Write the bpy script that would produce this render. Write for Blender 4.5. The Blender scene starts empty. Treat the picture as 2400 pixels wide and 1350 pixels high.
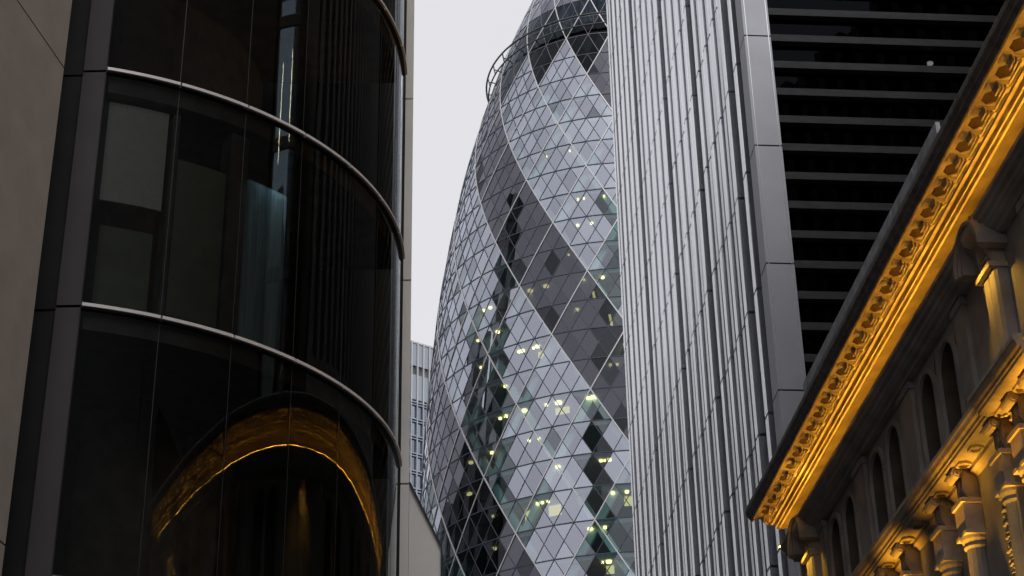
import bpy, math, random
from mathutils import Vector, Matrix, noise
C = bpy.context.scene.collection
SC = bpy.context.scene
rnd = random.Random(7)

# ------------------------------------------------------------ camera
cd = bpy.data.cameras.new('camera'); cam = bpy.data.objects.new('camera', cd); C.objects.link(cam)
cd.sensor_width = 36; cd.lens = 63.99; cd.clip_end = 3000; cd.clip_start = 0.1
XA = (0.999816319, -0.019165808, 0.0)
YA = (0.00917267, 0.47850775, 0.87803542)
ZA = (-0.01682826, -0.87787414, 0.47859566)
right = Vector((XA[0], YA[0], ZA[0])); up = -Vector((XA[1], YA[1], ZA[1])); back = -Vector((XA[2], YA[2], ZA[2]))
cam.matrix_world = Matrix.Translation((0, 0, 1.6)) @ Matrix((right, up, back)).transposed().to_4x4()
SC.camera = cam

# ------------------------------------------------------------ sky, sun, exposure (overcast dusk)
SUN_EL, SUN_AZ = 62, 146
w = bpy.data.worlds.new('World'); SC.world = w; w.use_nodes = True
nt = w.node_tree; nt.nodes.clear()
def N(nt, t, **k):
    n = nt.nodes.new(t)
    for a, b in k.items(): setattr(n, a, b)
    return n
sky = N(nt, 'ShaderNodeTexSky', sky_type='NISHITA', sun_disc=False)
sky.sun_elevation = math.radians(SUN_EL); sky.sun_rotation = math.radians(SUN_AZ)
sky.air_density = 1.0; sky.dust_density = 4.0
hsv = N(nt, 'ShaderNodeHueSaturation'); hsv.inputs['Saturation'].default_value = 0.15
bg1 = N(nt, 'ShaderNodeBackground'); bg1.inputs[1].default_value = 0.05
bg2 = N(nt, 'ShaderNodeBackground'); bg2.inputs[1].default_value = 0.66
tc = N(nt, 'ShaderNodeTexCoord'); noi = N(nt, 'ShaderNodeTexNoise'); noi.inputs['Scale'].default_value = 2.2; noi.inputs['Detail'].default_value = 5
cr = N(nt, 'ShaderNodeValToRGB')
cr.color_ramp.elements[0].position = .3; cr.color_ramp.elements[0].color = (.93, .925, .98, 1)
cr.color_ramp.elements[1].position = .7; cr.color_ramp.elements[1].color = (1, .99, 1.03, 1)
add = N(nt, 'ShaderNodeAddShader'); out = N(nt, 'ShaderNodeOutputWorld')
L = nt.links.new
L(sky.outputs[0], hsv.inputs['Color']); L(hsv.outputs[0], bg1.inputs[0])
L(tc.outputs['Generated'], noi.inputs['Vector']); L(noi.outputs['Fac'], cr.inputs[0]); L(cr.outputs[0], bg2.inputs[0])
L(bg1.outputs[0], add.inputs[0]); L(bg2.outputs[0], add.inputs[1]); L(add.outputs[0], out.inputs[0])
sd = bpy.data.lights.new('sun', 'SUN'); sd.energy = 1.0; sd.angle = math.radians(25); sd.color = (1, .97, .93)
so = bpy.data.objects.new('sun', sd); C.objects.link(so)
so.rotation_euler = (math.radians(90 - SUN_EL), 0, math.radians(-SUN_AZ + 180)); so.location = (0, 0, 250)
SC.view_settings.view_transform = 'Standard'; SC.view_settings.look = 'None'
SC.view_settings.exposure = 0.0; SC.view_settings.gamma = 1.0
SC.cycles.max_bounces = 8; SC.cycles.glossy_bounces = 5; SC.cycles.transparent_max_bounces = 16
SC.cycles.caustics_reflective = False; SC.cycles.caustics_refractive = False

# ------------------------------------------------------------ materials
def newmat(name):
    m = bpy.data.materials.new(name); m.use_nodes = True; m.node_tree.nodes.clear()
    return m, m.node_tree
def surf(name, col, rough=.6, metal=0., var=.15, scale=3., bump=.0, bscale=40., streak=0., spec=.5, stretch=None):
    m, nt = newmat(name); L = nt.links.new
    o = N(nt, 'ShaderNodeOutputMaterial'); p = N(nt, 'ShaderNodeBsdfPrincipled'); L(p.outputs[0], o.inputs[0])
    p.inputs['Roughness'].default_value = rough; p.inputs['Metallic'].default_value = metal
    p.inputs['Specular IOR Level'].default_value = spec
    tc = N(nt, 'ShaderNodeTexCoord'); mp = N(nt, 'ShaderNodeMapping'); L(tc.outputs['Object'], mp.inputs[0])
    if stretch: mp.inputs['Scale'].default_value = stretch
    no = N(nt, 'ShaderNodeTexNoise'); no.inputs['Scale'].default_value = scale; no.inputs['Detail'].default_value = 6
    L(mp.outputs[0], no.inputs['Vector'])
    r = N(nt, 'ShaderNodeValToRGB'); r.color_ramp.elements[0].position = .3; r.color_ramp.elements[1].position = .7
    r.color_ramp.elements[0].color = [c * (1 - var) for c in col] + [1]
    r.color_ramp.elements[1].color = [min(1, c * (1 + var)) for c in col] + [1]
    L(no.outputs['Fac'], r.inputs[0]); L(r.outputs[0], p.inputs['Base Color'])
    if bump:
        n2 = N(nt, 'ShaderNodeTexNoise'); n2.inputs['Scale'].default_value = bscale; n2.inputs['Detail'].default_value = 4
        L(mp.outputs[0], n2.inputs['Vector'])
        b = N(nt, 'ShaderNodeBump'); b.inputs['Strength'].default_value = bump; b.inputs['Distance'].default_value = .02
        L(n2.outputs['Fac'], b.inputs['Height']); L(b.outputs[0], p.inputs['Normal'])
    return m
def emit(name, col, s):
    m, nt = newmat(name); o = N(nt, 'ShaderNodeOutputMaterial'); e = N(nt, 'ShaderNodeEmission')
    e.inputs[0].default_value = (*col, 1); e.inputs[1].default_value = s; nt.links.new(e.outputs[0], o.inputs[0]); return m
def glass(name, refl, rcol, tcol, f0=.0, cluster=0., island=0., rough=.0, wave=0., wscale=.5, dark_frac=0., dark_mul=.3, ior=1.5):
    """flat architectural glass: fresnel reflection over a tinted see-through body"""
    m, nt = newmat(name); L = nt.links.new
    o = N(nt, 'ShaderNodeOutputMaterial'); mix = N(nt, 'ShaderNodeMixShader'); L(mix.outputs[0], o.inputs[0])
    g = N(nt, 'ShaderNodeBsdfGlossy'); g.inputs['Roughness'].default_value = rough
    t = N(nt, 'ShaderNodeBsdfTransparent')
    L(t.outputs[0], mix.inputs[1]); L(g.outputs[0], mix.inputs[2])
    fr = N(nt, 'ShaderNodeFresnel'); fr.inputs['IOR'].default_value = ior
    ma = N(nt, 'ShaderNodeMath', operation='MULTIPLY_ADD'); ma.use_clamp = True
    L(fr.outputs[0], ma.inputs[0]); ma.inputs[1].default_value = 1 - refl; ma.inputs[2].default_value = refl
    fac = ma.outputs[0]
    g.inputs['Color'].default_value = (*rcol, 1); t.inputs['Color'].default_value = (*tcol, 1)
    if island:
        ge = N(nt, 'ShaderNodeNewGeometry')
        rp = N(nt, 'ShaderNodeMapRange'); rp.inputs[1].default_value = 0; rp.inputs[2].default_value = 1
        rp.inputs[3].default_value = 1 - island; rp.inputs[4].default_value = 1 + island * .35
        L(ge.outputs['Random Per Island'], rp.inputs[0])
        out_f = rp.outputs[0]
        if dark_frac:
            gt = N(nt, 'ShaderNodeMath', operation='GREATER_THAN'); gt.inputs[1].default_value = dark_frac
            L(ge.outputs['Random Per Island'], gt.inputs[0])
            r2 = N(nt, 'ShaderNodeMapRange'); r2.inputs[3].default_value = dark_mul; r2.inputs[4].default_value = 1
            L(gt.outputs[0], r2.inputs[0])
            mm = N(nt, 'ShaderNodeMath', operation='MULTIPLY'); L(r2.outputs[0], mm.inputs[0]); L(rp.outputs[0], mm.inputs[1]); out_f = mm.outputs[0]
        mu = N(nt, 'ShaderNodeMath', operation='MULTIPLY'); mu.use_clamp = True
        L(fac, mu.inputs[0]); L(out_f, mu.inputs[1]); fac = mu.outputs[0]
    L(fac, mix.inputs[0])
    if wave:
        tc = N(nt, 'ShaderNodeTexCoord'); mp = N(nt, 'ShaderNodeMapping'); mp.inputs['Scale'].default_value = (1, 1, .35)
        no = N(nt, 'ShaderNodeTexNoise'); no.inputs['Scale'].default_value = wscale; no.inputs['Detail'].default_value = 2.5
        b = N(nt, 'ShaderNodeBump'); b.inputs['Strength'].default_value = wave; b.inputs['Distance'].default_value = .05
        L(tc.outputs['Object'], mp.inputs[0]); L(mp.outputs[0], no.inputs[0]); L(no.outputs['Fac'], b.inputs['Height'])
        L(b.outputs[0], g.inputs['Normal'])
    return m

M = {}
M['asphalt'] = surf('asphalt', (.05, .05, .052), .9, scale=8, bump=.4)
M['paving'] = surf('paving', (.25, .24, .23), .8, scale=6)
M['steel_fin'] = surf('brushed_steel', (.84, .85, .89), .23, .92, var=.10, scale=1.4, stretch=(3, 3, .12), bump=.08, bscale=30)
M['steel_panel'] = surf('grey_steel_panel', (.29, .295, .32), .42, .85, var=.07, scale=.6)
M['dark_metal'] = surf('dark_metal', (.022, .022, .026), .45, .3, var=.2)
M['louvre'] = surf('louvre_metal', (.047, .047, .052), .5, .2, var=.25, scale=2, stretch=(1, 1, 4))
M['stone_left'] = surf('limestone_cladding', (.36, .32, .29), .8, var=.10, scale=1.6, bump=.15)
M['stone_pale'] = surf('pale_stone_pier', (.82, .80, .77), .75, var=.06, scale=1.2, bump=.1)
M['stone_old'] = surf('weathered_portland_stone', (.36, .355, .35), .85, var=.28, scale=1.3, bump=.35, bscale=14)
M['stone_carved'] = surf('carved_stone', (.50, .43, .34), .8, var=.22, scale=4, bump=.5, bscale=26)
M['coffer_brown'] = surf('brown_painted_coffer', (.055, .030, .022), .8, var=.3, scale=9)
M['stone_shade'] = surf('shade_toned_stone', (.125, .10, .08), .9, var=.35, scale=2)  # darker stone copy: shade of cove and window reveals put into colour
M['bronze'] = surf('dark_bronze_panel', (.062, .055, .06), .55, .3, var=.12, scale=1)
M['lead'] = surf('lead_sheet', (.42, .43, .46), .55, .3, var=.3, scale=3)
M['gutter'] = surf('dark_gutter', (.20, .18, .17), .45, .1, var=.4, scale=5, stretch=(1, 1, 1))
M['frame_dark'] = surf('dark_window_frame', (.02, .02, .022), .5, var=.2)
M['mullion'] = surf('mullion_metal', (.055, .065, .085), .5, .2, var=.15)
M['mullion_brown'] = surf('crown_mullion', (.22, .20, .22), .5, .3, var=.15)
M['rib'] = surf('pale_diagonal_cover', (.62, .61, .62), .4, .3, var=.06)
M['column_mint'] = surf('white_diagrid_column', (.74, .86, .86), .7, var=.05)
M['slab'] = surf('ceiling_white', (.42, .44, .45), .85, var=.1)
M['core'] = surf('tower_core', (.22, .25, .27), .9, var=.3, scale=.4)
M['rail'] = surf('rail_green', (.10, .12, .12), .5, .2, var=.2)
M['block_dark'] = surf('dark_block_cladding', (.045, .043, .042), .6, var=.3, scale=.5)
M['block_mid'] = surf('grey_block_cladding', (.16, .16, .165), .6, var=.3, scale=.5)
M['block_rib'] = surf('ribbed_metal', (.33, .33, .34), .45, .4, var=.2)
M['interior'] = surf('office_interior', (.13,.12,.11), .9, var=.3)
M['partition'] = surf('olive_partition', (.20, .22, .17), .9, var=.15)
M['blind'] = surf('roller_blind', (.62, .62, .60), .9, var=.06, scale=9)
M['curtain'] = surf('blue_grey_curtain', (.60, .74, .80), .9, var=.25, scale=4, stretch=(6, 6, .2))
M['trim'] = surf('ring_trim', (.80, .76, .76), .4, .2, var=.05)
M['cladding_blue'] = surf('blue_grey_cladding', (.40, .45, .52), .5, .1, var=.08)
M['g_clear'] = glass('facade_glass_clear', .43, (.83, .865, .99), (.74, .95, .93), island=.26, dark_frac=.04, dark_mul=.6, cluster=0)
M['g_open'] = glass('facade_glass_see_through', .10, (.80, .88, .95), (.62, .88, .86), island=.4)
M['g_dark'] = glass('facade_glass_black', .02, (.8, .85, .95), (.10, .13, .14), island=.4)
M['g_tint'] = glass('facade_glass_tinted', .085, (.85, .84, .98), (.13, .16, .18), island=.16, dark_frac=.05, dark_mul=.4)
M['g_crown'] = glass('facade_glass_crown', .0, (.80, .90, 1), (.05, .07, .09), island=.35, ior=1.22)
M['g_top'] = glass('facade_glass_upper', .17, (.86, .88, .98), (.3, .33, .38), island=.4)
M['g_drum'] = glass('curved_dark_glass', .015, (.92, .97, 1), (.80, .82, .80), wave=.09, wscale=.9, ior=1.52)
M['g_black'] = glass('black_window_glass', .0, (.8, .85, 1), (.10, .11, .13), wave=.05, ior=1.15)
M['g_blue'] = glass('blue_mirror_glass', .85, (.62, .76, .88), (.2, .25, .3))
M['g_far'] = glass('far_window_glass', .28, (.80, .86, .98), (.4, .45, .5), island=.3)
M['warm_light'] = emit('warm_ceiling_lamp', (1, .76, .30), 3.2)
M['warm_room'] = emit('warm_lit_ceiling', (1, .74, .26), .75)
M['cool_light'] = emit('office_lamp', (1, .95, .60), 14)
M['amber_lamp'] = emit('amber_lamp_strip', (1, .45, .03), 74)

# ------------------------------------------------------------ helpers
class MB:
    def __init__(s): s.v = []; s.f = []
    def face(s, pts):
        i = len(s.v); s.v += [tuple(p) for p in pts]; s.f.append(tuple(range(i, i + len(pts)))); return s
    def hexa(s, a, b):
        """a, b: two matching quads (lists of 4 points); closed prism between"""
        s.loft([a, b], True, True)
        return s
    def loft(s, rings, caps=True, closed=True):
        i = len(s.v); n = len(rings[0])
        for r in rings: s.v += [tuple(p) for p in r]
        for k in range(len(rings) - 1):
            for j in range(n if closed else n - 1):
                a = i + k * n + j; b = i + k * n + (j + 1) % n
                s.f.append((a, b, b + n, a + n))
        if caps:
            s.f.append(tuple(range(i + n - 1, i - 1, -1))); e = i + (len(rings) - 1) * n; s.f.append(tuple(range(e, e + n)))
        return s
    def bar(s, p, q, nrm, wd, th):
        p = Vector(p); q = Vector(q); n = Vector(nrm).normalized(); d = (q - p).normalized(); t = d.cross(n).normalized() * wd / 2; n = n * th / 2
        return s.loft([[x - t - n, x + t - n, x + t + n, x - t + n] for x in (p, q)])
    def box(s, f, a0, a1, b0, b1, c0, c1):
        """f maps (a,b,c) to world"""
        P = lambda a, b, c: f(a, b, c)
        return s.loft([[P(a0, b0, c), P(a1, b0, c), P(a1, b1, c), P(a0, b1, c)] for c in (c0, c1)])
    def tube(s, pts, r, n=8, closed=False):
        rings = []
        for i, p in enumerate(pts):
            a = Vector(pts[max(i - 1, 0)]); b = Vector(pts[min(i + 1, len(pts) - 1)]); d = (b - a).normalized()
            u = d.cross(Vector((0, 0, 1)));
            if u.length < 1e-3: u = Vector((1, 0, 0))
            u.normalize(); v = d.cross(u); rr = r[i] if isinstance(r, (list, tuple)) else r
            rings.append([Vector(p) + rr * (math.cos(2 * math.pi * k / n) * u + math.sin(2 * math.pi * k / n) * v) for k in range(n)])
        return s.loft(rings)
    def build(s, name, mat, parent=None, smooth=False, recalc=True):
        me = bpy.data.meshes.new(name)
        loc = parent.location if parent else Vector((0, 0, 0))
        par = parent; off = Vector((0, 0, 0))
        while par: off += par.location; par = par.parent
        me.from_pydata([tuple(Vector(p) - off) for p in s.v], [], s.f); me.validate(); me.update()
        import bmesh
        bm = bmesh.new(); bm.from_mesh(me)
        if recalc: bmesh.ops.recalc_face_normals(bm, faces=bm.faces)
        bm.to_mesh(me); bm.free()
        if smooth:
            for p in me.polygons: p.use_smooth = True
        me.materials.append(mat)
        o = bpy.data.objects.new(name, me); C.objects.link(o)
        if parent: o.parent = parent
        return o
def thing(name, label, cat, loc=(0, 0, 0), group=None):
    o = bpy.data.objects.new(name, None); C.objects.link(o); o.location = loc
    o['label'] = label; o['category'] = cat
    if group: o['group'] = group
    o.empty_display_size = .5
    return o
A5 = math.radians(5); SU = Vector((-math.sin(A5), math.cos(A5), 0)); SV = Vector((math.cos(A5), math.sin(A5), 0))
def W(s, t, z): return SU * s + SV * t + Vector((0, 0, z))

# ------------------------------------------------------------ ground
def sheet(name, x0, x1, y0, y1, z, mat):
    m = MB(); m.face([(x0, y0, z), (x1, y0, z), (x1, y1, z), (x0, y1, z)]); o = m.build(name, mat); o['kind'] = 'structure'; return o
sheet('ground', -1500, 1500, -1500, 1500, 0, M['asphalt'])
m = MB()
m.box(W, -60, 95, -5.6, -3.2, .004, .13); o = m.build('pavement', M['paving']); o['kind'] = 'structure'
m = MB(); m.box(W, -60, 95, 7.6, 10.4, .004, .13); o = m.build('pavement', M['paving']); o['kind'] = 'structure'

# ============================================================ 1. LATTICE TOWER
AX, AY, A0, Z0, DZ = 15.069, 219.977, 1.015, 85.014, 4.15
BA = math.atan2(AX, AY)
def TR(z):
    if z < 70: d = 70 - z; return 28.16 + .03 * d - .00085 * d * d
    if z > 168: return 11.72 * math.sqrt(max(0, (184 - z) / 16.))
    u = (z - 70) / 80.; return 28.161 - 3.013 * u + 2.203 * u * u - 10.691 * u ** 3 + 1.596 * u ** 4
def TP(th, z, dr=0.):
    a = math.radians(A0 + th) - BA; r = TR(z) + dr
    return Vector((AX + r * math.sin(a), AY - r * math.cos(a), z))
def TN(th, z):
    a = math.radians(A0 + th) - BA; dR = (TR(z + .3) - TR(z - .3)) / .6
    return Vector((math.sin(a), -math.cos(a), -dR)).normalized()
def zk(k): return Z0 + DZ * k
tower = thing('lattice_glass_tower', 'rounded bullet-shaped glass skyscraper with diamond lattice facade and dark spiral bands, in the centre', 'skyscraper', (AX, AY, 0))
groups = {n: MB() for n in ('g_clear', 'g_open', 'g_tint', 'g_dark', 'g_crown', 'g_top')}
def zig(th):
    x = th % 20; return 14 + 2 * abs(x - 10) / 10.
def pane_kind(th, k):
    if k > 17.9: return 'g_top'
    if k > zig(th): return 'g_crown'
    q = math.floor((th + 5 * k) / 20.) + 3
    v = noise.noise(Vector((th / 9. + 3.1, k / 1.7, 5.3))) + rnd.uniform(-.12, .12)
    if q % 3 == 0: return 'g_dark' if v > .34 + .02 * k else 'g_tint'
    return 'g_open' if v > .17 + .03 * max(k, -3) else 'g_clear'
def add_pane(pts):   # pts: (theta, k)
    th = sum(p[0] for p in pts) / len(pts); k = sum(p[1] for p in pts) / len(pts)
    P = [TP(a, zk(b)) for a, b in pts]; c = sum(P, Vector()) / len(P); n = TN(th, zk(k))
    c2 = c - n * .02
    ax = Vector((rnd.gauss(0, 1), rnd.gauss(0, 1), rnd.gauss(0, 1))).normalized()
    R_ = Matrix.Rotation(math.radians(rnd.gauss(0, .38)), 3, ax)
    P = [c2 + R_ @ ((p - c) * .985) for p in P]
    # flatten to one plane
    if len(P) == 4:
        nn = (P[2] - P[0]).cross(P[3] - P[1]).normalized(); cc = sum(P, Vector()) / 4
        P = [p - nn * ((p - cc).dot(nn)) for p in P]
    if (P[1] - P[0]).cross(P[2] - P[0]).dot(n) < 0: P.reverse()
    groups[pane_kind(th, k)].face(P)
K0, K1 = -20, 23
for k in range(K0, K1):
    for mth in range(72):
        t = 5 * mth - 180
        add_pane([(t, k), (t + 5, k), (t + 2.5, k + .5)])
        add_pane([(t, k + 1), (t + 2.5, k + .5), (t + 5, k + 1)])
        add_pane([(t, k), (t + 2.5, k + .5), (t, k + 1), (t - 2.5, k + .5)])
names = {'g_clear': 'clear_glazing', 'g_open': 'see_through_glazing', 'g_dark': 'black_spiral_glazing', 'g_tint': 'tinted_spiral_glazing', 'g_crown': 'dark_crown_glazing', 'g_top': 'upper_dome_glazing'}
for n, g in groups.items():
    o = g.build(names[n], M[n], tower, recalc=False)
ring = MB(); diag = MB(); cdiag = MB(); rib = MB(); cring = MB()
for k in range(K0, K1 + 1):
    z = zk(k)
    for mth in range(72):
        t = 5 * mth - 180
        top = k >= 16
        (cring if top else ring).bar(TP(t, z, .01), TP(t + 5, z, .01), TN(t + 2.5, z), .13 if not top else .08, .05)
for k in range(K0, K1):
    for mth in range(72):
        t = 5 * mth - 180
        for sgn in (1, -1):
            struct_ = (mth - sgn * k) % 4 == 0
            if struct_:
                rib.bar(TP(t, zk(k), .05), TP(t + 2.5 * sgn, zk(k + .5), .05), TN(t, zk(k)), .14, .08)
                rib.bar(TP(t + 2.5 * sgn, zk(k + .5), .05), TP(t + 5 * sgn, zk(k + 1), .05), TN(t, zk(k + .5)), .14, .08)
            else:
                top = k + .5 > zig(t + 2.5 * sgn)
                b = cdiag if top else diag; wd = .06 if top else .09
                if top and (mth - sgn * k) % 2: continue
                b.bar(TP(t, zk(k), .0), TP(t + 2.5 * sgn, zk(k + .5), .0), TN(t, zk(k)), wd, .05)
                b.bar(TP(t + 2.5 * sgn, zk(k + .5), .0), TP(t + 5 * sgn, zk(k + 1), .0), TN(t, zk(k + .5)), wd, .05)
ring.build('floor_ring_mullion', M['mullion'], tower); diag.build('diagonal_mullion', M['mullion'], tower)
cdiag.build('crown_mullion', M['mullion_brown'], tower); cring.build('crown_ring_mullion', M['mullion_brown'], tower)
rib.build('pale_diagonal_rib', M['rib'], tower)
# inner structure
col = MB()
for k in range(-18, 15):
    for mth in range(72):
        t = 5 * mth - 180
        for sgn in (1, -1):
            if (mth - sgn * k) % 4 == 0:
                col.bar(TP(t, zk(k), -1.5), TP(t + 5 * sgn, zk(k + 1), -1.5), TN(t, zk(k)), .95, .5)
col.build('diagrid_column', M['column_mint'], tower)
slab = MB()
for k in range(-20, 17):
    z = zk(k)
    n = 72
    o1 = [TP(5 * j, z + .05, -.25) for j in range(n)]; o2 = [TP(5 * j, z - .45, -.35) for j in range(n)]
    slab.loft([o2, o1])
slab.build('floor_slab', M['slab'], tower)
core = MB(); core.loft([[(AX + 12 * math.cos(2 * math.pi * j / 32), AY + 12 * math.sin(2 * math.pi * j / 32), z) for j in range(32)] for z in (0, 158)])
core.build('core_wall', M['core'], tower)
# lit ceiling lamps behind the glass
LAMPS = [(1.31, -9.7, .7), (1.17, -11.2, .35), (1.51, -19.2, .75), (-1.43, -22.4, .3), (-1.65, -23.9, .3), (-2.0, -2.3, .4), (-3.53, -7.4, .6), (1.28, -29.1, .55), (1.13, -35.0, .4), (1.34, -37.0, .35),
         (.77, -48.2, .5), (-.84, -47.9, .45), (-.97, -48.4, .45), (-1.38, -39.0, .3), (-.81, -19.6, .5), (5.23, -27.8, .6), (5.11, -22.7, .6), (7.34, -8.9, .5), (8.42, -13.1, .3),
         (3.49, -30.0, .5), (3.31, -31.0, .4), (3.41, -25.2, .5), (5.83, -43.0, .4), (5.55, -45.6, .35), (7.35, -13.1, .45), (8.45, -4.9, .3), (8.46, -11.2, .3), (10.32, -16.0, .25), (10.31, -24.4, .25),
         (4.24, -47.1, .3), (3.36, -45.2, .3), (.59, -39.8, .4), (5.56, -6.2, .4), (2.61, -3.2, .3), (2.45, -5.0, .3), (-2.91, -8.0, .35), (-2.93, -12.0, .3), (6.84, -16.1, .3)]
lr = random.Random(21)
LAMPS += [(lr.uniform(-4, 5.5) ** 1, lr.choice([-38, -34, -30, -26, -22, -18, -12, -7, -3]) + lr.uniform(-2, 2), lr.uniform(.25, .5)) for _ in range(16)]
for k, th, r in LAMPS:
    r *= .72 if k < 6 else .5
    zc = zk(math.floor(k) + 1) - .50
    d = -1.2
    mb = MB(); c = TP(th, zk(k), d); c.z = zc
    mb.loft([[c + Vector((r * .8 * math.cos(j * math.pi / 5), r * .8 * math.sin(j * math.pi / 5), -hh)) for j in range(10)] for hh in (0, .22)])
    mb.build('ceiling_light', M['warm_light'], tower)
for k, t0, t1, dz in [(1.5, -21.5, -17.5, 1.2), (-1.5, -23.8, -20.4, 1.9), (-1.6, -3.2, -.6, 1.7), (-3.4, -8.6, -6.6, 1.4), (3.4, -27, -25.4, 1.2), (-1.4, -31.0, -28.8, 1.9), (.6, -40.8, -39.2, 1.9)]:
    zc = zk(math.floor(k) + 1) - .55; dz *= .62; mb = MB()
    q = [(t0, -2.6, 0), (t1, -2.6, 0), (t1, -2.9, 0), (t0, -2.9, 0)]
    rings = []
    for zz in (zc - dz, zc):
        rr = []
        for th, d, _ in q:
            p = TP(th, zc, d); p.z = zz; rr.append(p)
        rings.append(rr)
    mb.loft(rings); mb.build('lit_room_wall', M['warm_room'], tower)
# slanted lamp streaks
for (ka, ta, kb, tb) in [(5.35, -8.9, 4.9, -8.2), (4.5, -4.6, 3.95, -3.9), (3.5, -1.1, 2.9, -.2)]:
    mb = MB(); mb.bar(TP(ta, zk(ka), -.8), TP(tb, zk(kb), -.8), TN(ta, zk(ka)), .3, .15); mb.build('lamp_strip', M['warm_light'], tower)
# maintenance rail around the crown
def ringpts(z, r, n=120): return [Vector((AX + r * math.cos(2 * math.pi * j / n), AY + r * math.sin(2 * math.pi * j / n), z)) for j in range(n + 1)]
for zz, rr, q in ((154.5, 18.25, .13), (153.0, 17.95, .11)):
    rail = MB(); rail.tube(ringpts(zz, rr), q, 8); rl = rail.build('maintenance_rail', M['rail'], tower)
for j in range(36):
    a = 2 * math.pi * j / 36
    u = Vector((math.cos(a), math.sin(a), 0)); c = Vector((AX, AY, 0))
    p1 = c + u * 18.25 + Vector((0, 0, 154.5)); p2 = c + u * 17.95 + Vector((0, 0, 153.0)); p3 = c + u * (TR(153.6) - .1) + Vector((0, 0, 153.6))
    br = MB(); t = Vector((-u.y, u.x, 0)); br.bar(p1, p2, t, .14, .14); br.bar((p1 + p2) / 2, p3, t, .12, .12)
    br.build('rail_bracket', M['rail'], tower)

# ============================================================ 2. FINNED STEEL TOWER
S0 = 53.342; ZC = 36.783; ST = 4.797
def F(s, t, z): return W(S0 + s, 13.4 + .0148 * s + t, z)    # t inward from the street face
fin_tower = thing('finned_steel_tower', 'tall grey steel tower with vertical fins and black louvred side, right of the diamond-patterned tower', 'skyscraper', tuple(W(S0, 13.4, 0)))
HT = 105.; joints = [ZC + ST * n for n in range(-7, 15)]
def vprism(mb, fr, poly, z0, z1, gap=.05):
    zs = [z0] + [j for j in joints if z0 < j < z1] + [z1]
    for a, b in zip(zs[:-1], zs[1:]):
        mb.loft([[fr(s, t, a + gap) for s, t in poly], [fr(s, t, b - gap) for s, t in poly]])
mb = MB(); vprism(mb, F, [(.0, .0), (.96, .0), (.96, .98), (0, .98)], 0, HT, .03); mb.build('corner_column', M['steel_panel'], fin_tower)
for tt in (.10, .90):
    mb = MB(); mb.box(F, -.012, .0, tt - .012, tt + .012, 0, HT); mb.build('corner_bead', M['steel_fin'], fin_tower)
mb = MB(); mb.box(F, .03, .93, .03, .95, 0, HT); mb.build('corner_joint_backing', M['dark_metal'], fin_tower)
DARK = {0, 1, 5, 9, 14}
NF = 19
finbm = MB(); poly = [(0, .50), (0, .02), (.03, 0), (.52, 0), (.55, .03), (.55, .50)]
proto = None
for i in range(1, NF + 1):
    s = 1.8 * i
    mb = MB(); vprism(mb, lambda a, b, c, s=s: F(s + a, b, c), poly, 0, HT); mb.build('fin', M['steel_fin'], fin_tower)
for i in range(0, NF):
    s = 1.8 * i; e0 = .96 if i == 0 else .55
    if i in DARK: continue
    mb = MB()
    pl = [(e0 + .0, .16), (1.0, .15), (1.06, .07), (1.42, .06), (1.46, .12), (1.46, .5), (e0, .5)]
    vprism(mb, lambda a, b, c, s=s: F(s + a, b, c), pl, 0, HT); mb.build('infill_panel', M['steel_fin'], fin_tower)
mb = MB(); mb.box(F, .5, 1.8 * NF + 1.4, .85, .95, 0, HT); mb.build('street_glazing', M['frame_dark'], fin_tower)
mb = MB(); mb.box(F, .5, 1.8 * NF + .5, .52, .84, 0, HT)
# backing of the fins, split so the dark recesses stay open
mb = MB(); vprism(mb, lambda a, b, c: F(1.8 * NF + .95 + a, b, c), poly, 0, HT); mb.build('fin', M['steel_fin'], fin_tower)
back = MB()
for i in range(0, NF):
    if i in DARK: continue
    back.box(F, 1.8 * i + .3, 1.8 * i + 2.0, .51, .84, 0, HT)
back.build('fin_backing', M['frame_dark'], fin_tower)
mb = MB(); mb.box(F, 1.0, 1.8 * NF + .55, .96, 26, 0, HT - .2); mb.build('tower_body', M['block_dark'], fin_tower)
# louvred face, looking down the street
TL0, TL1 = .985, 24.
mb = MB(); mb.box(F, .52, .56, TL0, TL1, 0, HT); mb.build('louvred_face_glazing', M['g_black'], fin_tower)
z = 41.67 - 1.2 * 20
n = 0
for q in range(-22, 40):
    zt = 41.83 + 1.199 * q
    if zt < 20: continue
    if zt > 62 : continue
    mb = MB(); mb.loft([[F(.20, t, zt), F(.50, t, zt), F(.50, t, zt - .30), F(.24, t, zt - .27)] for t in (TL0, TL1)]); mb.build('louvre', M['louvre'], fin_tower)
mb = MB()
for zt in [41.67 + 1.199 * q for q in range(-17, -14)]: pass
mb.box(F, .53, .58, TL0, TL1, 0, 20)
for q in range(0, 16, 3): mb.box(F, .57, .62, 2.4 + 1.5 * q - .03, 2.4 + 1.5 * q + .03, 20, 62)
mb.build('window_mullion', M['frame_dark'], fin_tower)
mb = MB(); mb.loft([[F(.75 + .13 * math.cos(j * math.pi / 5), 7.1 + .13 * math.sin(j * math.pi / 5), 41.10 + h) for j in range(10)] for h in (0, .05)])
cl = mb.build('ceiling_light', M['cool_light'], fin_tower)
mb = MB(); mb.box(F, .8, 1.25, TL0, TL1, 0, 0.1)

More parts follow.
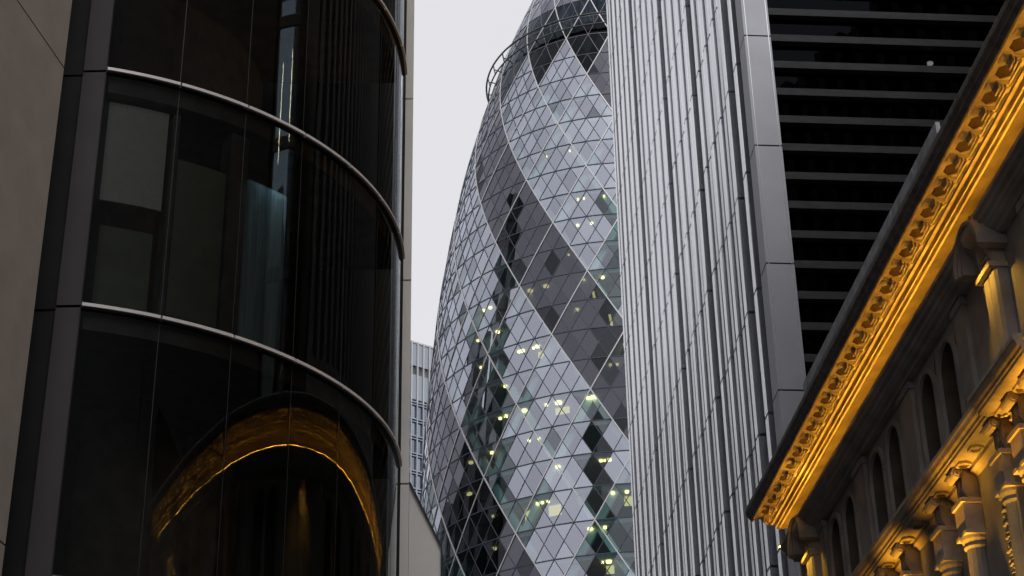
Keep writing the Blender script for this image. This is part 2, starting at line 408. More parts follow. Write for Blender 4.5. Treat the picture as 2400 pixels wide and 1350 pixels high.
# ============================================================ 3. CURVED DARK GLASS OFFICE (left)
DC = Vector((-7.8127, 27.9433, 0)); DR = 5.844
def D(ph, z, r=DR): a = math.radians(ph); return DC + Vector((r * math.cos(a), r * math.sin(a), z))
drum = thing('curved_glass_office', 'dark office block with curved glass corner and thin metal rings, at the left', 'office building', tuple(DC))
RINGS = [17.65 + 4 * n for n in range(-4, 11)]
PH0, PH1 = -72.2, 3.0
def arc(r, z, a0, a1, n=90): return [D(a0 + (a1 - a0) * i / n, z, r) for i in range(n + 1)]
for a, b in zip([0] + RINGS, RINGS + [RINGS[-1] + 4]):
    mb = MB(); mb.loft([arc(DR, z, PH0, PH1) for z in (a + .03, b - .03)], caps=False, closed=False)
    mb.build('glass_band', M['g_drum'], drum, smooth=True)
for z in RINGS:
    segs = [PH0] + [-61.2 + 11 * i for i in range(6)] + [PH1]
    mb = MB(); mb.loft([[*[(p) for p in (D(PH0 + (PH1 - PH0) * i / 90, z - .055, DR - .05), D(PH0 + (PH1 - PH0) * i / 90, z - .055, DR + .035), D(PH0 + (PH1 - PH0) * i / 90, z + .05, DR + .035), D(PH0 + (PH1 - PH0) * i / 90, z + .05, DR - .05))]] for i in range(91)])
    o = mb.build('ring_band', M['dark_metal'], drum)
    mb = MB()
    for a, b in zip(segs[:-1], segs[1:]):
        a += .12; b -= .12; k = 12
        mb.loft([[D(a + (b - a) * i / k, zz, rr) for zz, rr in ((z - .03, DR + .036), (z - .03, DR + .075), (z + .02, DR + .075), (z + .02, DR + .036))] for i in range(k + 1)])
    mb.build('ring_trim', M['trim'], drum)
mb = MB()
for i in range(6):
    a = -61.2 + 11 * i
    mb.loft([[D(a - .05, z, DR + .002), D(a + .05, z, DR + .002), D(a + .05, z, DR - .02), D(a - .05, z, DR - .02)] for z in (0, 58)])
mb.build('glass_joint', M['frame_dark'], drum)
# flat dark metal strips at the left end of the curve
XF = (-6.61, 22.36)
def DF(a, b, z): return Vector((XF[0] + a, XF[1] + b, z))
mb = MB(); jz = [0] + RINGS + [58]
for a, b in zip(jz[:-1], jz[1:]): mb.box(DF, .235, .60, .03, .4, a + .02, b - .02)
mb.build('metal_panel', M['bronze'], drum)
mb = MB()
for a, b in zip(jz[:-1], jz[1:]): mb.box(DF, -.6, .225, .14, .5, a + .02, b - .02)
mb.build('metal_panel', M['dark_metal'], drum)
mb = MB(); mb.box(DF, -.6, .58, .16, .6, 0, 58); mb.build('panel_backing', M['frame_dark'], drum)
# interior
for z in RINGS:
    mb = MB(); mb.loft([[D(PH0 + 74 * i / 30, zz, DR - .12) for i in range(31)] + [D(0, zz, 0.6)] for zz in (z - .30, z + .05)]); mb.build('floor_slab', M['interior'], drum)
mb = MB(); mb.loft([[D(-110 + 150 * i / 24, z, 3.2) for i in range(25)] for z in (0, 58)], caps=False, closed=False); mb.build('core_wall', M['interior'], drum)
def inner(name, mat, a0, a1, z0, z1, r=5.55, th=.04, pleat=0):
    n = 40 if pleat else 10
    mb = MB(); rings = []
    for i in range(n + 1):
        a = a0 + (a1 - a0) * i / n; q = r + (pleat * (1 if i % 2 else -1))
        rings.append([D(a, z0, q), D(a, z1, q), D(a, z1, q - th), D(a, z0, q - th)])
    mb.loft(rings); return mb.build(name, M[mat], drum)
inner('window_blind', 'blind', -72.0, -61.6, 15.58, 17.3)
inner('window_blind', 'blind', -72.0, -61.6, 19.9, 21.3)
inner('partition_panel', 'partition', -59.6, -51.3, 13.9, 16.55)
inner('partition_panel', 'partition', -71.5, -61.8, 13.7, 15.3, r=5.3)
inner('curtain', 'curtain', -47.4, -39.5, 13.75, 16.6, pleat=.05)
inner('column', 'interior', -60.9, -59.9, 13.6, 17.3, r=5.6, th=.3)
inner('column', 'interior', -51.0, -47.8, 13.6, 17.3, r=5.6, th=.3)
for a, z in [(-47.1, 14.15), (-43.4, 14.29), (-40.4, 14.47)]:
    mb = MB(); c = D(a, z, 5.45); mb.loft([[c + Vector((.03 * math.cos(j), .03 * math.sin(j), h)) for j in range(6)] for h in (0, .04)]); mb.build('desk_lamp', M['cool_light'], drum)
cl_ = bpy.data.lights.new('curtain_fill_spot', 'SPOT'); cl_.energy = 10; cl_.color = (.65, .9, 1); cl_.spot_size = math.radians(75); cl_.spot_blend = 1; cl_.shadow_soft_size = 0  # unseen fill spot added to brighten the curtain
co = bpy.data.objects.new('curtain_fill_spot', cl_); C.objects.link(co); co.parent = drum; co.location = D(-43.4, 17.2, 5.76) - DC
co.rotation_euler = (D(-43.4, 14.6, 5.5) - D(-43.4, 17.2, 5.76)).to_track_quat('-Z', 'Y').to_euler()
# body behind the curve
mb = MB(); mb.loft([[(-30, 22.9, z), (-7.6, 22.9, z), (-7.6, 28.75, z), (-2.03, 28.75, z), (-2.6, 30.2, z), (-3.7, 48, z), (-30, 48, z)] for z in (0, 58)]); mb.build('building_body', M['block_dark'], drum)
# stone pier with chamfered foot
def PY(x, y, z): return Vector((x, y, z))
mb = MB(); jz2 = [0] + RINGS + [58]
for a, b in zip(jz2[:-1], jz2[1:]): mb.loft([[(-1.985, 29.1, z), (-1.835, 29.1, z), (-1.92, 30.2, z), (-2.05, 30.2, z)] for z in (a + .035, b)])
mb.build('stone_pier', M['stone_pale'], drum)
mb = MB(); mb.loft([[(-2.05, 29.16, z), (-1.86, 29.16, z), (-1.95, 30.1, z), (-2.1, 30.1, z)] for z in (0, 58)]); mb.build('pier_joint_backing', M['dark_metal'], drum)
mb = MB()
pl = [(-1.83, 0), (-1.29, 0), (-1.29, 12.5), (-1.83, 13.66)]
mb.loft([[(x + q, y, z) for x, z in pl] for y, q in ((29.12, 0), (30.0, -.09))]); mb.build('chamfered_stone_foot', M['stone_pale'], drum)
mb = MB(); e0 = Vector((-1.83, 29.11, 13.69)); e1 = Vector((-1.275, 29.11, 12.5)); e2 = Vector((-1.275, 29.11, 0))
mb.bar(e0, e1, (0, 1, 0), .035, .03); mb.bar(e1, e2, (0, 1, 0), .02, .03); mb.build('metal_edge', M['dark_metal'], drum)

# ============================================================ 4. STONE CLAD WALL (far left)
stone = thing('stone_clad_building', 'plain brown-grey stone clad building wall at the far left edge', 'building', (-6.35, 21.3, 0))
ed = Vector((-6.36, 21.35, 0)); dr_ = Vector((-math.sin(math.radians(10)), -math.cos(math.radians(10)), 0)); nl = Vector((-dr_.y, dr_.x, 0))
if nl.x < 0: nl = -nl
def G(a, b, z): return ed + dr_ * a - nl * b + Vector((0, 0, z))
zj = [0, 3.0, 9.73, 16.97, 24.2, 31.4, 38.6, 44]
mb = MB(); wds = [0, 3.6, 7.2, 10.8, 14.4]
for a, b in zip(zj[:-1], zj[1:]):
    for c, d in zip(wds[:-1], wds[1:]): mb.box(G, c + .008, d - .008, 0, 1.0, a + .014, b - .014)
mb.build('stone_panel', M['stone_left'], stone)
mb = MB(); mb.box(G, .02, 40, .04, 12, 0, 44); mb.build('wall_backing', M['block_dark'], stone)

# ============================================================ 5. CLASSICAL STONE BUILDING (right)
SB0, SB1 = 9.5, 41.09
cb = thing('classical_stone_building', 'ornate old stone building with amber-lit cornice and arched windows, at the right', 'building', tuple(W(SB1, 10.45, 0)))
def extr(name, prof, mat, s0=SB0, s1=SB1, parent=None, close_back=None):
    mb = MB(); mb.loft([[W(s, t, z) for t, z in prof] for s in (s0, s1)]); return mb.build(name, mat, parent or cb)
BK = 10.9
extr('gutter', [(9.6, 18.12), (9.22, 18.06), (9.20, 18.02), (9.21, 17.93), (9.26, 17.86), (9.27, 17.82), (9.31, 17.79), (9.33, 17.74), (9.36, 17.73), (9.36, 17.99), (9.6, 18.03)], M['gutter'])
extr('cornice', [(9.6, 18.0), (9.37, 17.96), (9.37, 17.745), (9.40, 17.745), (9.40, 17.94), (9.745, 17.94), (9.745, 17.72), (9.78, 17.72), (9.79, 17.69), (9.80, 17.69), (9.80, 17.73), (9.815, 17.73), (9.815, 17.655), (9.87, 17.655), (9.875, 17.72), (9.92, 17.72), (9.925, 17.60), (9.955, 17.60), (9.96, 17.57), (9.97, 17.60), (9.98, 17.60), (9.985, 17.54), (10.02, 17.53), (10.03, 17.62), (10.36, 17.70), (10.36, 17.60), (10.36, 17.12), (BK, 17.12), (BK, 18.0)], M['stone_carved'])
extr('architrave', [(BK, 17.11), (10.06, 17.11), (10.055, 17.165), (10.0, 17.165), (9.995, 17.08), (10.04, 17.04), (10.06, 16.98), (10.13, 16.95), (10.13, 16.86), (10.17, 16.84), (10.20, 16.80), (10.28, 16.78), (10.30, 16.72), (BK, 16.70)], M['stone_old'])
extr('cornice_soffit', [(10.035, 17.575), (10.06, 17.555), (10.29, 17.60), (10.335, 17.55), (10.335, 17.13), (10.355, 17.13), (10.355, 17.69)], M['stone_shade'])  # dimness of the cove painted in with the darker stone
# light strip hidden behind the architrave lip
s = SB0 + .2
while s < SB1 - .3:
    mb = MB(); mb.box(W, s, s + 1.25, 10.025, 10.05, 17.17, 17.18); mb.build('lamp_strip', M['amber_lamp'], cb); s += 1.32
# soffit with hexagonal coffers + modillions
P0 = .70; nmod = int((SB1 - SB0) / P0); first = SB1 - .30
def mod_mesh():
    mb = MB()
    # scroll bracket: S profile in (t,z), three lobed leaves
    prof = [(9.41, .1), (9.41, -.06), (9.44, -.075), (9.54, -.075), (9.55, -.11), (9.60, -.13), (9.64, -.15), (9.70, -.16), (9.735, -.14), (9.735, .1)]
    for a, b, k in ((-.13, -.045, .86), (-.04, .04, 1.0), (.045, .13, .86)):
        mb.loft([[W(s, t, z * k) for t, z in prof] for s in (a, b)])
    mb.box(W, -.155, .155, 9.40, 9.735, -.035, -.0)
    for q in range(3):
        t = 9.565 + .055 * q; mb.box(W, -.12, .12, t, t + .02, -.185 - .01 * q, -.10)
    return mb
base = mod_mesh()
me = None
for i in range(nmod):
    s = first - P0 * i
    if me is None:
        o = base.build('modillion', M['stone_carved']); me = o.data; o.parent = cb
    else:
        o = bpy.data.objects.new('modillion', me); C.objects.link(o); o.parent = cb
    # mesh is about s=0: place it relative to the building
    o.location = W(s, 0, 17.80) - cb.location
# coffer rims (hexagonal opening in a raised frame)
mb = MB()
for i in range(nmod):
    s = first - P0 * i - P0 / 2
    hx = [(s + .21 * math.cos(a), 9.59 + .145 * math.sin(a)) for a in [math.radians(60 * j) for j in range(6)]]
    oc = [(s + .22, 9.57), (s + .22, 9.74), (s - .22, 9.74), (s - .22, 9.57), (s - .22, 9.405), (s + .22, 9.405)]
    z0, z1 = 17.745, 17.935
    mb = MB(); mb.loft([[W(*p, z0) for p in hx], [W(*p, z1) for p in hx]], caps=False); k0 = len(mb.v); mb.v += [tuple(W(*p, z0)) for p in oc] + [tuple(W(*p, z1)) for p in oc]
    for j in range(6):
        jj = (j + 1) % 6; mb.f += [(j, jj, k0 + jj, k0 + j), (k0 + j, k0 + jj, k0 + 6 + jj, k0 + 6 + j)]
    mb.build('coffer_rim', M['stone_carved'], cb)
    mb = MB(); mb.loft([[W(*p, z) for p in hx] for z in (17.762, 17.80)]); mb.build('coffer_panel', M['coffer_brown'], cb)
s = SB1 - .1
while s > SB0:
    mb = MB(); mb.box(W, s - .22, s - .06, 9.70, 9.79, 17.695, 17.742); mb.build('dentil', M['stone_carved'], cb); s -= P0

def spot(name, p, q, power, cone):
    l = bpy.data.lights.new(name, 'SPOT'); l.energy = power; l.color = (1, .50, .05); l.spot_size = math.radians(cone); l.spot_blend = .5; l.shadow_soft_size = .012
    o = bpy.data.objects.new(name, l); C.objects.link(o); o.parent = cb; o.location = p - cb.location
    o.rotation_euler = (q - p).to_track_quat('-Z', 'Y').to_euler(); return o
spot('accent_light', W(37.7, 9.99, 17.25), W(37.7, 9.5, 17.8), 14, 110).data.shadow_soft_size = 0
# upper storey wall with paired arches
TW = 10.45
ZT, ZB = 16.71, 14.0
ARCH = [28.9, 30.2, 32.6, 33.9, 36.25, 37.55, 21.6, 22.9, 17.9, 19.2, 14.2, 15.5]
AW, ASP, ASILL = .47, 15.98, 14.02
def arch_pts(c, w, n=16): return [(c + w * math.cos(math.pi * (1 - i / n)), ASP + w * math.sin(math.pi * (1 - i / n))) for i in range(n + 1)]
mb = MB(); RM = []
edges = sorted(ARCH); 
bounds = [SB0] + [c for c in []]
cells = []
xs = SB0
for c in edges:
    if c - AW - .1 > xs: cells.append((xs, c - AW - .1, None))
    cells.append((c - AW - .1, c + AW + .1, c)); xs = c + AW + .1
cells.append((xs, SB1, None))
for a, b, c in cells:
    if c is None:
        mb.face([W(a, TW, ZB), W(b, TW, ZB), W(b, TW, ZT), W(a, TW, ZT)])
    else:
        mb.face([W(a, TW, ZB), W(c - AW, TW, ZB), W(c - AW, TW, ASP), W(a, TW, ASP)])
        mb.face([W(c + AW, TW, ZB), W(b, TW, ZB), W(b, TW, ASP), W(c + AW, TW, ASP)])
        ap = arch_pts(c, AW)
        for i in range(16):
            (s0, z0), (s1, z1) = ap[i], ap[i + 1]
            e0 = a if i == 0 else s0; e1 = b if i == 15 else s1
            mb.face([W(s0, TW, z0), W(s1, TW, z1), W(e1, TW, ZT), W(e0, TW, ZT)])
            if i == 0: pass
        reveal = MB(); mould = MB(); RM.append((reveal, mould))
        full = [(c - AW, ZB)] + ap + [(c + AW, ZB)]
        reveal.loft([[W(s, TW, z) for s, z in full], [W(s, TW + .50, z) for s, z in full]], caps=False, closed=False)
        ou = [(c - AW - .10, ZB)] + arch_pts(c, AW + .10) + [(c + AW + .10, ZB)]
        k = len(full)
        for i in range(k - 1):
            q = [full[i], full[i + 1], ou[i + 1], ou[i]]
            mould.loft([[W(s, tt, z) for s, z in q] for tt in (TW - .07, TW - .003)])
mb.build('upper_wall', M['stone_old'], cb)
for rv, mo in RM: rv.build('window_reveal', M['stone_shade'], cb); mo.build('arch_moulding', M['stone_old'], cb)  # recess shade painted into the reveals by their dark colour
for c in edges:
    g = MB(); g.box(W, c - AW - .05, c + AW + .05, TW + .48, TW + .52, ZB, ASP + AW + .1); wn = g.build('window', M['g_black'], cb)
    f = MB()
    for z in (14.8, 15.4, ASP): f.box(W, c - AW, c + AW, TW + .43, TW + .475, z - .025, z + .025)
    f.box(W, c - .03, c + .03, TW + .42, TW + .47, ZB, ASP + AW); fo = f.build('sash', M['frame_dark'], cb)
    fo.parent = wn; fo.matrix_parent_inverse = Matrix.Identity(4)
# interior box and main body
mb = MB(); mb.box(W, SB0 + .02, SB1 - .02, 11.2, 15.5, 0, 17.9); mb.build('building_core', M['block_dark'], cb)
mb = MB(); mb.box(W, SB1 - .35, SB1, TW + .001, 15.5, 0, 17.9); mb.build('end_wall', M['stone_old'], cb)
# slim columns between paired arches, wall piers
def shaft(name, s, t, z0, z1, r0, r1, n=12, mat='stone_old'):
    mb = MB(); zs = [z0, z0 + .06, z0 + .1, z0 + .14, z1 - .22, z1 - .18, z1 - .12, z1 - .06, z1]; rs = [r0 * 1.35, r0 * 1.35, r0 * 1.1, r0, r1, r1 * 1.25, r1 * 1.15, r1 * 1.45, r1 * 1.5]
    mb.loft([[W(s + r * math.cos(2 * math.pi * j / n), t + r * math.sin(2 * math.pi * j / n), z) for j in range(n)] for z, r in zip(zs, rs)])
    return mb.build(name, M[mat], cb, smooth=False)
for a, b in [(28.9, 30.2), (32.6, 33.9), (36.25, 37.55), (21.6, 22.9)]:
    shaft('engaged_column', (a + b) / 2, TW + .02, 14.1, ASP + .05, .10, .09)
# pier strips either side of each pair
for a, b in [(27.55, 28.1), (31.0, 31.8), (34.65, 35.45), (38.3, 38.75), (20.2, 20.8), (23.7, 24.4)]:
    mb = MB(); mb.box(W, a, b, TW - .09, TW - .002, 14.2, 16.66); mb.box(W, a - .04, b + .04, TW - .13, TW - .003, 16.55, 16.69)
    mb.build('wall_pier', M['stone_old'], cb)
# pilasters with big scroll consoles that interrupt the architrave
def console(sc, wd, t_out, zt, h, name='scroll_console', mat='stone_carved', lit=False):
    mb = MB()
    n = 14; prof = []
    for i in range(n + 1):
        u = i / n; t = t_out + (TW - .12 - t_out) * (u ** .7) ; z = zt - h * u
        t += .05 * math.sin(u * math.pi * 2)
        prof.append((t, z))
    prof += [(TW + .05, zt - h), (TW + .05, zt)]
    mb.loft([[W(s, t, z) for t, z in prof] for s in (sc - wd / 2, sc + wd / 2)])
    # raised side fillets and central leaf
    for q in (-.46, .40): 
        pr = [(t - .025, z) for t, z in prof[:n + 1]] + [(TW, zt - h), (TW, zt)]
        mb.loft([[W(s, t, z) for t, z in pr] for s in (sc + q * wd, sc + (q + .06) * wd)])
    for i in range(3, 13):
        t, z = prof[i]; mb.box(W, sc - wd * .2, sc + wd * .2, t - .03, t + .02, z - .022, z + .012)
    # volutes: rolls across with ringed ends
    for (tc, zc, r) in ((t_out + .16 * h, zt - .17 * h, .17 * h), (TW - .14 - .02, zt - h + .06 * h, .09 * h)):
        mb.loft([[W(s, tc + rr * math.cos(2 * math.pi * j / 14), zc + rr * math.sin(2 * math.pi * j / 14)) for j in range(14)] for s, rr in ((sc - wd * .60, r * .35), (sc - wd * .60, r * .55), (sc - wd * .55, r * .6), (sc - wd * .55, r * .85), (sc - wd * .5, r), (sc + wd * .5, r), (sc + wd * .55, r * .85), (sc + wd * .55, r * .6), (sc + wd * .60, r * .5))])
    return mb.build(name, M[mat], cb)
def pilaster(sc, wd, z0, z1, t_out=10.22):
    mb = MB(); prof = [(sc - wd / 2, TW), (sc - wd / 2, t_out + .05), (sc - wd / 2 + .05, t_out), (sc - .03, t_out), (sc, t_out + .03), (sc + .03, t_out), (sc + wd / 2 - .05, t_out), (sc + wd / 2, t_out + .05), (sc + wd / 2, TW)]
    mb.loft([[W(s, t, z) for s, t in prof] for z in (z0, z1)]); o = mb.build('pilaster', M['stone_old'], cb)
    return o
def hood(sc, wd):
    """curved moulding that carries the console across the architrave"""
    mb = MB(); n = 12
    for r0, tt in ((.0, 9.93), (.07, 9.97), (.14, 10.02)):
        rings = []
        for i in range(n + 1):
            a = math.pi * i / n; s = sc + (wd / 2 + .12 - r0) * math.cos(a); z = 16.5 + (.70 - r0) * math.sin(a)
            s2 = sc + (wd / 2 + .05 - r0) * math.cos(a); z2 = 16.5 + (.63 - r0) * math.sin(a)
            rings.append([W(s, tt, z), W(s2, tt, z2), W(s2, TW, z2), W(s, TW, z)])
        mb.loft(rings)
    mb.build('console_hood', M['stone_old'], cb)
for sc in (25.8, 39.35, 12.5):
    pilaster(sc, .62, 14.1, 16.15); console(sc, .56, 9.96, 17.15, 1.0); hood(sc + .15, 1.1)
    mb = MB(); mb.box(W, sc - .36, sc + .36, 10.12, TW, 16.15, 16.24); mb.build('pilaster_capital', M['stone_carved'], cb)
    spot('downlight', W(sc + .1, 9.62, 16.3), W(sc, 10.22, 15.75), 42, 95).data.shadow_soft_size = 0

# middle cornice (course) with jog over the pavilion
def course(s0, s1, dt):
    P = [(TW + .3, 14.24), (9.93 + dt, 14.12), (9.85 + dt, 14.10), (9.85 + dt, 14.03), (9.88 + dt, 14.00), (9.90 + dt, 13.93), (9.96 + dt, 13.93), (9.96 + dt, 13.86), (9.99 + dt, 13.86), (9.99 + dt, 13.80), (10.03 + dt, 13.79), (10.34, 13.79), (10.34, 13.70), (10.40, 13.66), (10.45, 13.60), (TW + .3, 13.60)]
    extr('string_course', P, M['stone_carved'], s0, s1)
course(26.25, SB1, 0.0); course(23.95, 26.248, -.14); course(SB0, 23.948, 0)
mb = MB(); mb.box(W, SB0, SB1, TW + .003, TW + .3, 3, 13.6); mb.build('lower_wall', M['stone_old'], cb)
# lower storey: consoles, capitals, columns
LC = [24.64, 25.5, 26.45, 28.54, 29.87, 32.2, 33.5, 35.85, 37.15, 39.4, 20.9, 22.2, 17.2, 18.5]
for i, sc in enumerate(LC):
    console(sc, .36, 10.02, 13.80, .62)
    mb = MB(); mb.box(W, sc - .24, sc + .24, 10.12, TW, 12.62, 13.2)
    mb.box(W, sc - .28, sc + .28, 10.08, TW, 13.12, 13.2); mb.box(W, sc - .27, sc + .27, 10.09, TW, 12.56, 12.62); mb.build('capital_block', M['stone_carved'], cb)
    shaft('engaged_column', sc, TW - .12, 9.0, 12.56, .19, .17, 14)
# coffers between lower consoles
LS = sorted(LC)
for a, b in zip(LS[:-1], LS[1:]):
    n = max(1, round((b - a) / .7)); 
    for j in range(n):
        c0 = a + (b - a) * j / n + .20; c1 = a + (b - a) * (j + 1) / n - .20
        if c1 - c0 < .12: continue
        cm = (c0 + c1) / 2; hw = (c1 - c0) / 2
        hx = [(cm + hw * x, 10.19 + .12 * y) for x, y in ((1, 0), (.6, 1), (-.6, 1), (-1, 0), (-.6, -1), (.6, -1))]
        hi = [(cm + hw * .75 * x, 10.19 + .08 * y) for x, y in ((1, 0), (.6, 1), (-.6, 1), (-1, 0), (-.6, -1), (.6, -1))]
        mb = MB(); mb.loft([[W(*p, 13.788) for p in hx], [W(*p, 13.74) for p in hx], [W(*p, 13.74) for p in hi], [W(*p, 13.788) for p in hi]], caps=False); mb.build('coffer_rim', M['stone_carved'], cb)
def wash(s0, s1, power):
    l = bpy.data.lights.new('wall_washer', 'AREA'); l.shape = 'RECTANGLE'; l.size = s1 - s0; l.size_y = .04; l.energy = power * (s1 - s0); l.color = (1, .45, .035); l.spread = math.radians(17)
    o = bpy.data.objects.new('wall_washer', l); C.objects.link(o); o.parent = cb
    p = W((s0 + s1) / 2, 9.68, 9.9); o.location = p - cb.location
    zz = -(W(0, 10.27, 13.6) - W(0, 9.68, 9.9)).normalized(); xx = SU.copy(); yy = zz.cross(xx)
    o.rotation_euler = Matrix((xx, yy, zz)).transposed().to_euler()
for a, b, pw in [(23.0, 25.0, 15), (25.2, 26.2, 9), (27.9, 29.1, 11), (29.5, 30.4, 3), (31.7, 33.0, 9), (33.6, 34.4, 3), (35.4, 36.6, 9), (37.2, 38.2, 5), (39.0, 40.4, 9), (19.5, 22.9, 8)]: wash(a, b, pw * .5)
# garland drop
mb = MB(); s0, t0 = 26.75, 10.26
for i in range(46):
    z = 12.95 - i * .075; r = .05 + .02 * ((i * 7) % 3) * .6
    for dx in (-.045, .045):
        c = (s0 + dx + rnd.uniform(-.015, .015), t0 + rnd.uniform(-.01, .01))
        mb.loft([[W(c[0] + r * q * math.cos(j * math.pi / 3), c[1] + r * q * math.sin(j * math.pi / 3), z + dz) for j in range(6)] for q, dz in ((.3, -.045), (1, -.01), (.9, .015), (.25, .045))])
mb.build('garland', M['stone_carved'], cb)
mb = MB(); mb.tube([W(s0 + .13 * math.cos(a), t0 - .03, 13.12 + .13 * math.sin(a)) for a in [i * math.pi / 8 for i in range(17)]], .045, 8); mb.build('garland_ring', M['stone_carved'], cb)
mb = MB(); mb.box(W, s0 - .55, s0 - .30, t0 + .02, TW, 6, 13.5); mb.box(W, s0 - .34, s0 - .31, t0 - .02, TW, 6, 13.5); mb.build('pier_moulding', M['stone_old'], cb)
spot('uplight', W(s0 - .5, 9.6, 8.4), W(s0, 10.26, 11.5), 700, 26)
mb = MB(); mb.box(W, 26.85, 26.97, 10.40, 10.449, 14.42, 14.72); mb.build('air_vent', M['frame_dark'], cb)
# roof behind the gutter
mb = MB(); mb.loft([[W(s, 9.6, 18.1), W(s, 12.0, 18.3), W(s, 15.5, 18.3), W(s, 15.5, 18.04), W(s, 9.6, 18.04)] for s in (SB0, SB1)]); mb.build('roof', M['lead'], cb)
mb = MB(); s = 25.8
while s < 34.9:
    mb.box(W, s + .015, s + 1.50, 9.72, 9.80, 18.98, 19.22); mb.box(W, s + .015, s + 1.50, 9.76, 9.86, 18.2, 18.94); s += 1.515
mb.build('lead_coping', M['lead'], cb)
mb = MB(); mb.box(W, 25.82, 34.85, 9.87, 10.6, 18.15, 19.2); mb.build('parapet_box', M['gutter'], cb)

# ============================================================ 6. DISTANT OFFICE TOWER
az = math.radians(54); du = Vector((math.sin(az), math.cos(az), 0)); dn = Vector((math.cos(az), -math.sin(az), 0))
PX = Vector((-30.0, 355.0, 0))
def H(a, b, z): return PX + du * a - dn * b * -1 * -1 + Vector((0, 0, z))
far = thing('distant_office_tower', 'distant blue-grey office tower with gridded windows, between stone edge and lattice tower', 'skyscraper', tuple(PX))
mb = MB(); mb.box(H, 0, 24, .6, 18, 0, 184.5); mb.build('tower_body', M['core'], far)
mb = MB(); mb.box(H, .2, 23.8, .25, .35, 0, 170); 
gl = MB()
PW = 1.55
for k in range(0, 42):
    z = 170.5 - 4.05 * k
    for j in range(15):
        gl.box(H, .1 + PW * j, PW * (j + 1) - .1, .3, .34, z - 3.8, z)
gl.build('glazing', M['g_far'], far, recalc=False)
fr = MB()
for k in range(0, 42):
    z = 170.5 - 4.05 * k
    fr.box(H, 0, 24, -.1, .4, z - .12, z + .12); fr.box(H, 0, 24, -.1, .4, z - .75, z - .55)
for j in range(16): fr.box(H, PW * j - .14, PW * j + .14, -.2, .45, 0, 170.5)
fr.build('window_grid', M['cladding_blue'], far)
sc_ = MB()
for j in range(15):
    sc_.box(H, PW * j + .16, PW * (j + 1) - .16, .15, .3, 171.2, 177.2); sc_.box(H, PW * j + .16, PW * (j + 1) - .16, .15, .3, 179.4, 184.8)
sc_.build('roof_screen', M['cladding_blue'], far)
ps = MB()
for j in range(16): ps.box(H, PW * j - .13, PW * j + .13, -.2, .5, 170.5, 185.2)
ps.box(H, 0, 24, 0, .5, 184.9, 185.3); ps.build('screen_post', M['rib'], far)
mb = MB(); mb.box(H, 1.4, 4.6, 1, 2, 185.3, 186.6); mb.build('roof_plant', M['cladding_blue'], far)
for (k, j) in [(1, 4), (2, 4), (1, 5), (2, 5), (3, 4)]:
    mb = MB(); z = 170.5 - 4.05 * k; mb.box(H, PW * j + .3, PW * (j + 1) - .3, .45, .5, z - 3.0, z - 1.0); mb.build('lit_window', M['warm_room'], far)

# ============================================================ 7. NEIGHBOURING BLOCKS (seen mirrored in the glass)
def block(name, label, corners, z1, mat, floor=4., glassmat=None, ribs=None, ribmat='block_rib'):
    """corners: plan polygon, first edge is the ribbed / windowed face"""
    c = Vector((*corners[0], 0)); t = thing(name, label, 'office building', tuple(c))
    mb = MB(); mb.loft([[Vector((*p, z)) for p in corners] for z in (0, z1)]); mb.build('building_body', M[mat], t)
    a = Vector((*corners[0], 0)); b = Vector((*corners[1], 0)); d = (b - a); ln = d.length; d.normalize()
    ctr = sum((Vector((*p, 0)) for p in corners), Vector()) / len(corners)
    n = Vector((-d.y, d.x, 0));
    if (ctr - a).dot(n) > 0: n = -n
    f = lambda u, v, z: a + d * u + n * v + Vector((0, 0, z))
    if glassmat:
        g = MB(); g.box(f, .3, ln - .3, .02, .06, 1, z1 - 1); g.build('glazing', M[glassmat], t)
    bars = MB(); z = floor if (ribs or glassmat) and 'west' in name or glassmat else z1
    while z < z1: bars.box(f, 0, ln, .07, .12, z - .2, z + .2); z += floor
    if bars.v: bars.build('floor_band', M[mat], t)
    if ribs:
        rb = MB(); u = ribs / 2
        while u < ln: rb.box(f, u - ribs * .18, u + ribs * .18, .08, .55, 0, z1); u += ribs
        rb.build('facade_rib', M[ribmat], t)
    return t
def P2(s, t): v = W(s, t, 0); return (v.x, v.y)
block('ribbed_office_block', 'tall ribbed metal office block behind the classical stone building', [(15.4, 27.5), (26.5, 64.5), (50, 60), (45, 20)], 54, 'block_dark', 4, None, 1.5)
block('blue_glass_block', 'slim blue glass block behind the classical stone building', [(17.2, 20.6), (17.2, 24.3), (22, 24.3), (22, 20.6)], 37, 'block_mid', 4.4, 'g_blue')
block('dark_office_block', 'large dark office block behind the classical stone building', [(17.6, -3), (17.6, 20.0), (60, 20.0), (60, -3)], 43, 'block_dark', 4)
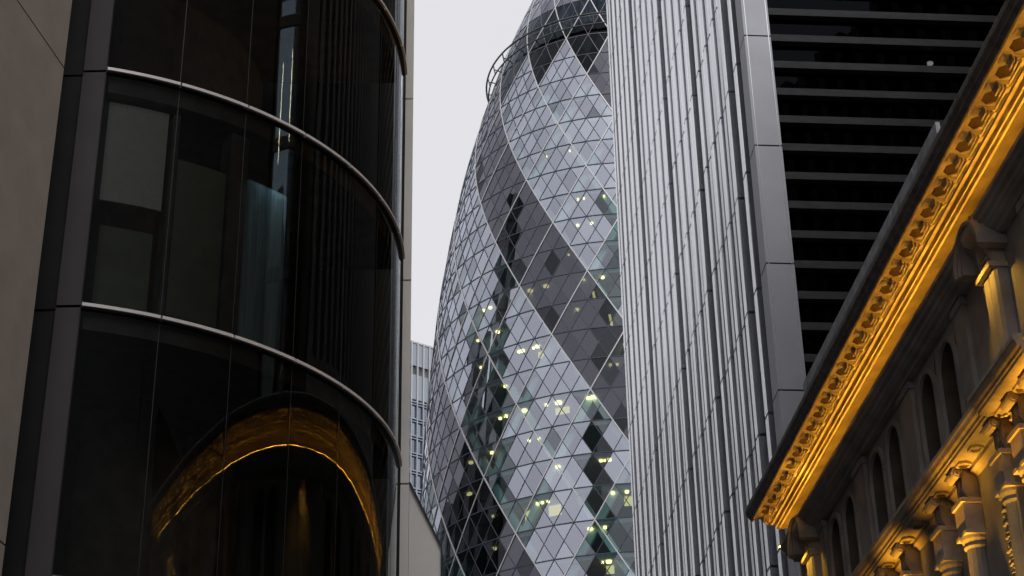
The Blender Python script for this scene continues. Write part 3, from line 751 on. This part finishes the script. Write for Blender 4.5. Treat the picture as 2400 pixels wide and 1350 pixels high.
block('tall_corner_block', 'tall dark block behind the dark office block', [(17.6, -45), (17.6, -3.2), (60, -3.2), (60, -45)], 74, 'block_dark', 4)
block('dark_back_block', 'dark office block closing the view behind the blue glass block', [(24, 20), (24, 27), (40, 27), (40, 20)], 44, 'block_dark', 4)
block('street_office_block', 'dark low office block beside the classical stone building', [P2(-50, 9.8), P2(9.2, 9.8), P2(9.2, 15.5), P2(-50, 15.5)], 21, 'block_dark', 3.6)
block('pale_ribbed_tower', 'pale ribbed tower standing further back along the street', [(13, -48), (24, -43), (28, -56), (16, -60)], 75, 'block_dark', 4, None, .9, 'rib')
block('back_street_block', 'dark stone block closing the street behind the viewer', [(-45, -58), (12.0, -58), (12.0, -80), (-45, -80)], 20, 'block_dark', 4)
block('left_street_block', 'dark block continuing the left side of the street', [(-12.5, -38), (-9.6, 6), (-40, 8), (-40, -38)], 18, 'block_dark', 4)
block('west_tower', 'tall dark tower standing west of the lattice tower', [(-50, 186), (-50, 200.3), (-74, 200.3), (-74, 186)], 176, 'block_dark', 4, None, 3.)
block('west_office_block', 'dark office block west of the lattice tower', [(-45, 200.5), (-45, 234), (-90, 240), (-90, 200.5)], 103, 'block_dark', 4, None, 3.)
block('near_west_tower', 'dark tower behind the curved glass office', [(-32, 96), (-17, 96), (-17, 112), (-32, 112)], 140, 'block_dark', 4, None, 3.)
block('north_street_block', 'dark block further along the left side of the street, behind the curved glass office', [P2(52, -9), P2(125, -9), P2(125, -30), P2(52, -30)], 50, 'block_dark', 4)
bb = bpy.data.objects['blue_glass_block']
for y, z0, z1 in ((21.6, 30.2, 33.6), (23.2, 30.8, 34.0)):
    mb = MB(); mb.loft([[(17.05, y - .03, z), (17.10, y - .03, z), (17.10, y + .03, z), (17.05, y + .03, z)] for z in (z0, z1)]); mb.build('lamp_strip', M['cool_light'], bb)
block('west_middle_block', 'middle height dark block between the tall west tower and the west office block', [(-47, 200.6), (-47, 215), (-74, 215), (-74, 200.6)], 134, 'block_dark', 4, None, 3.)
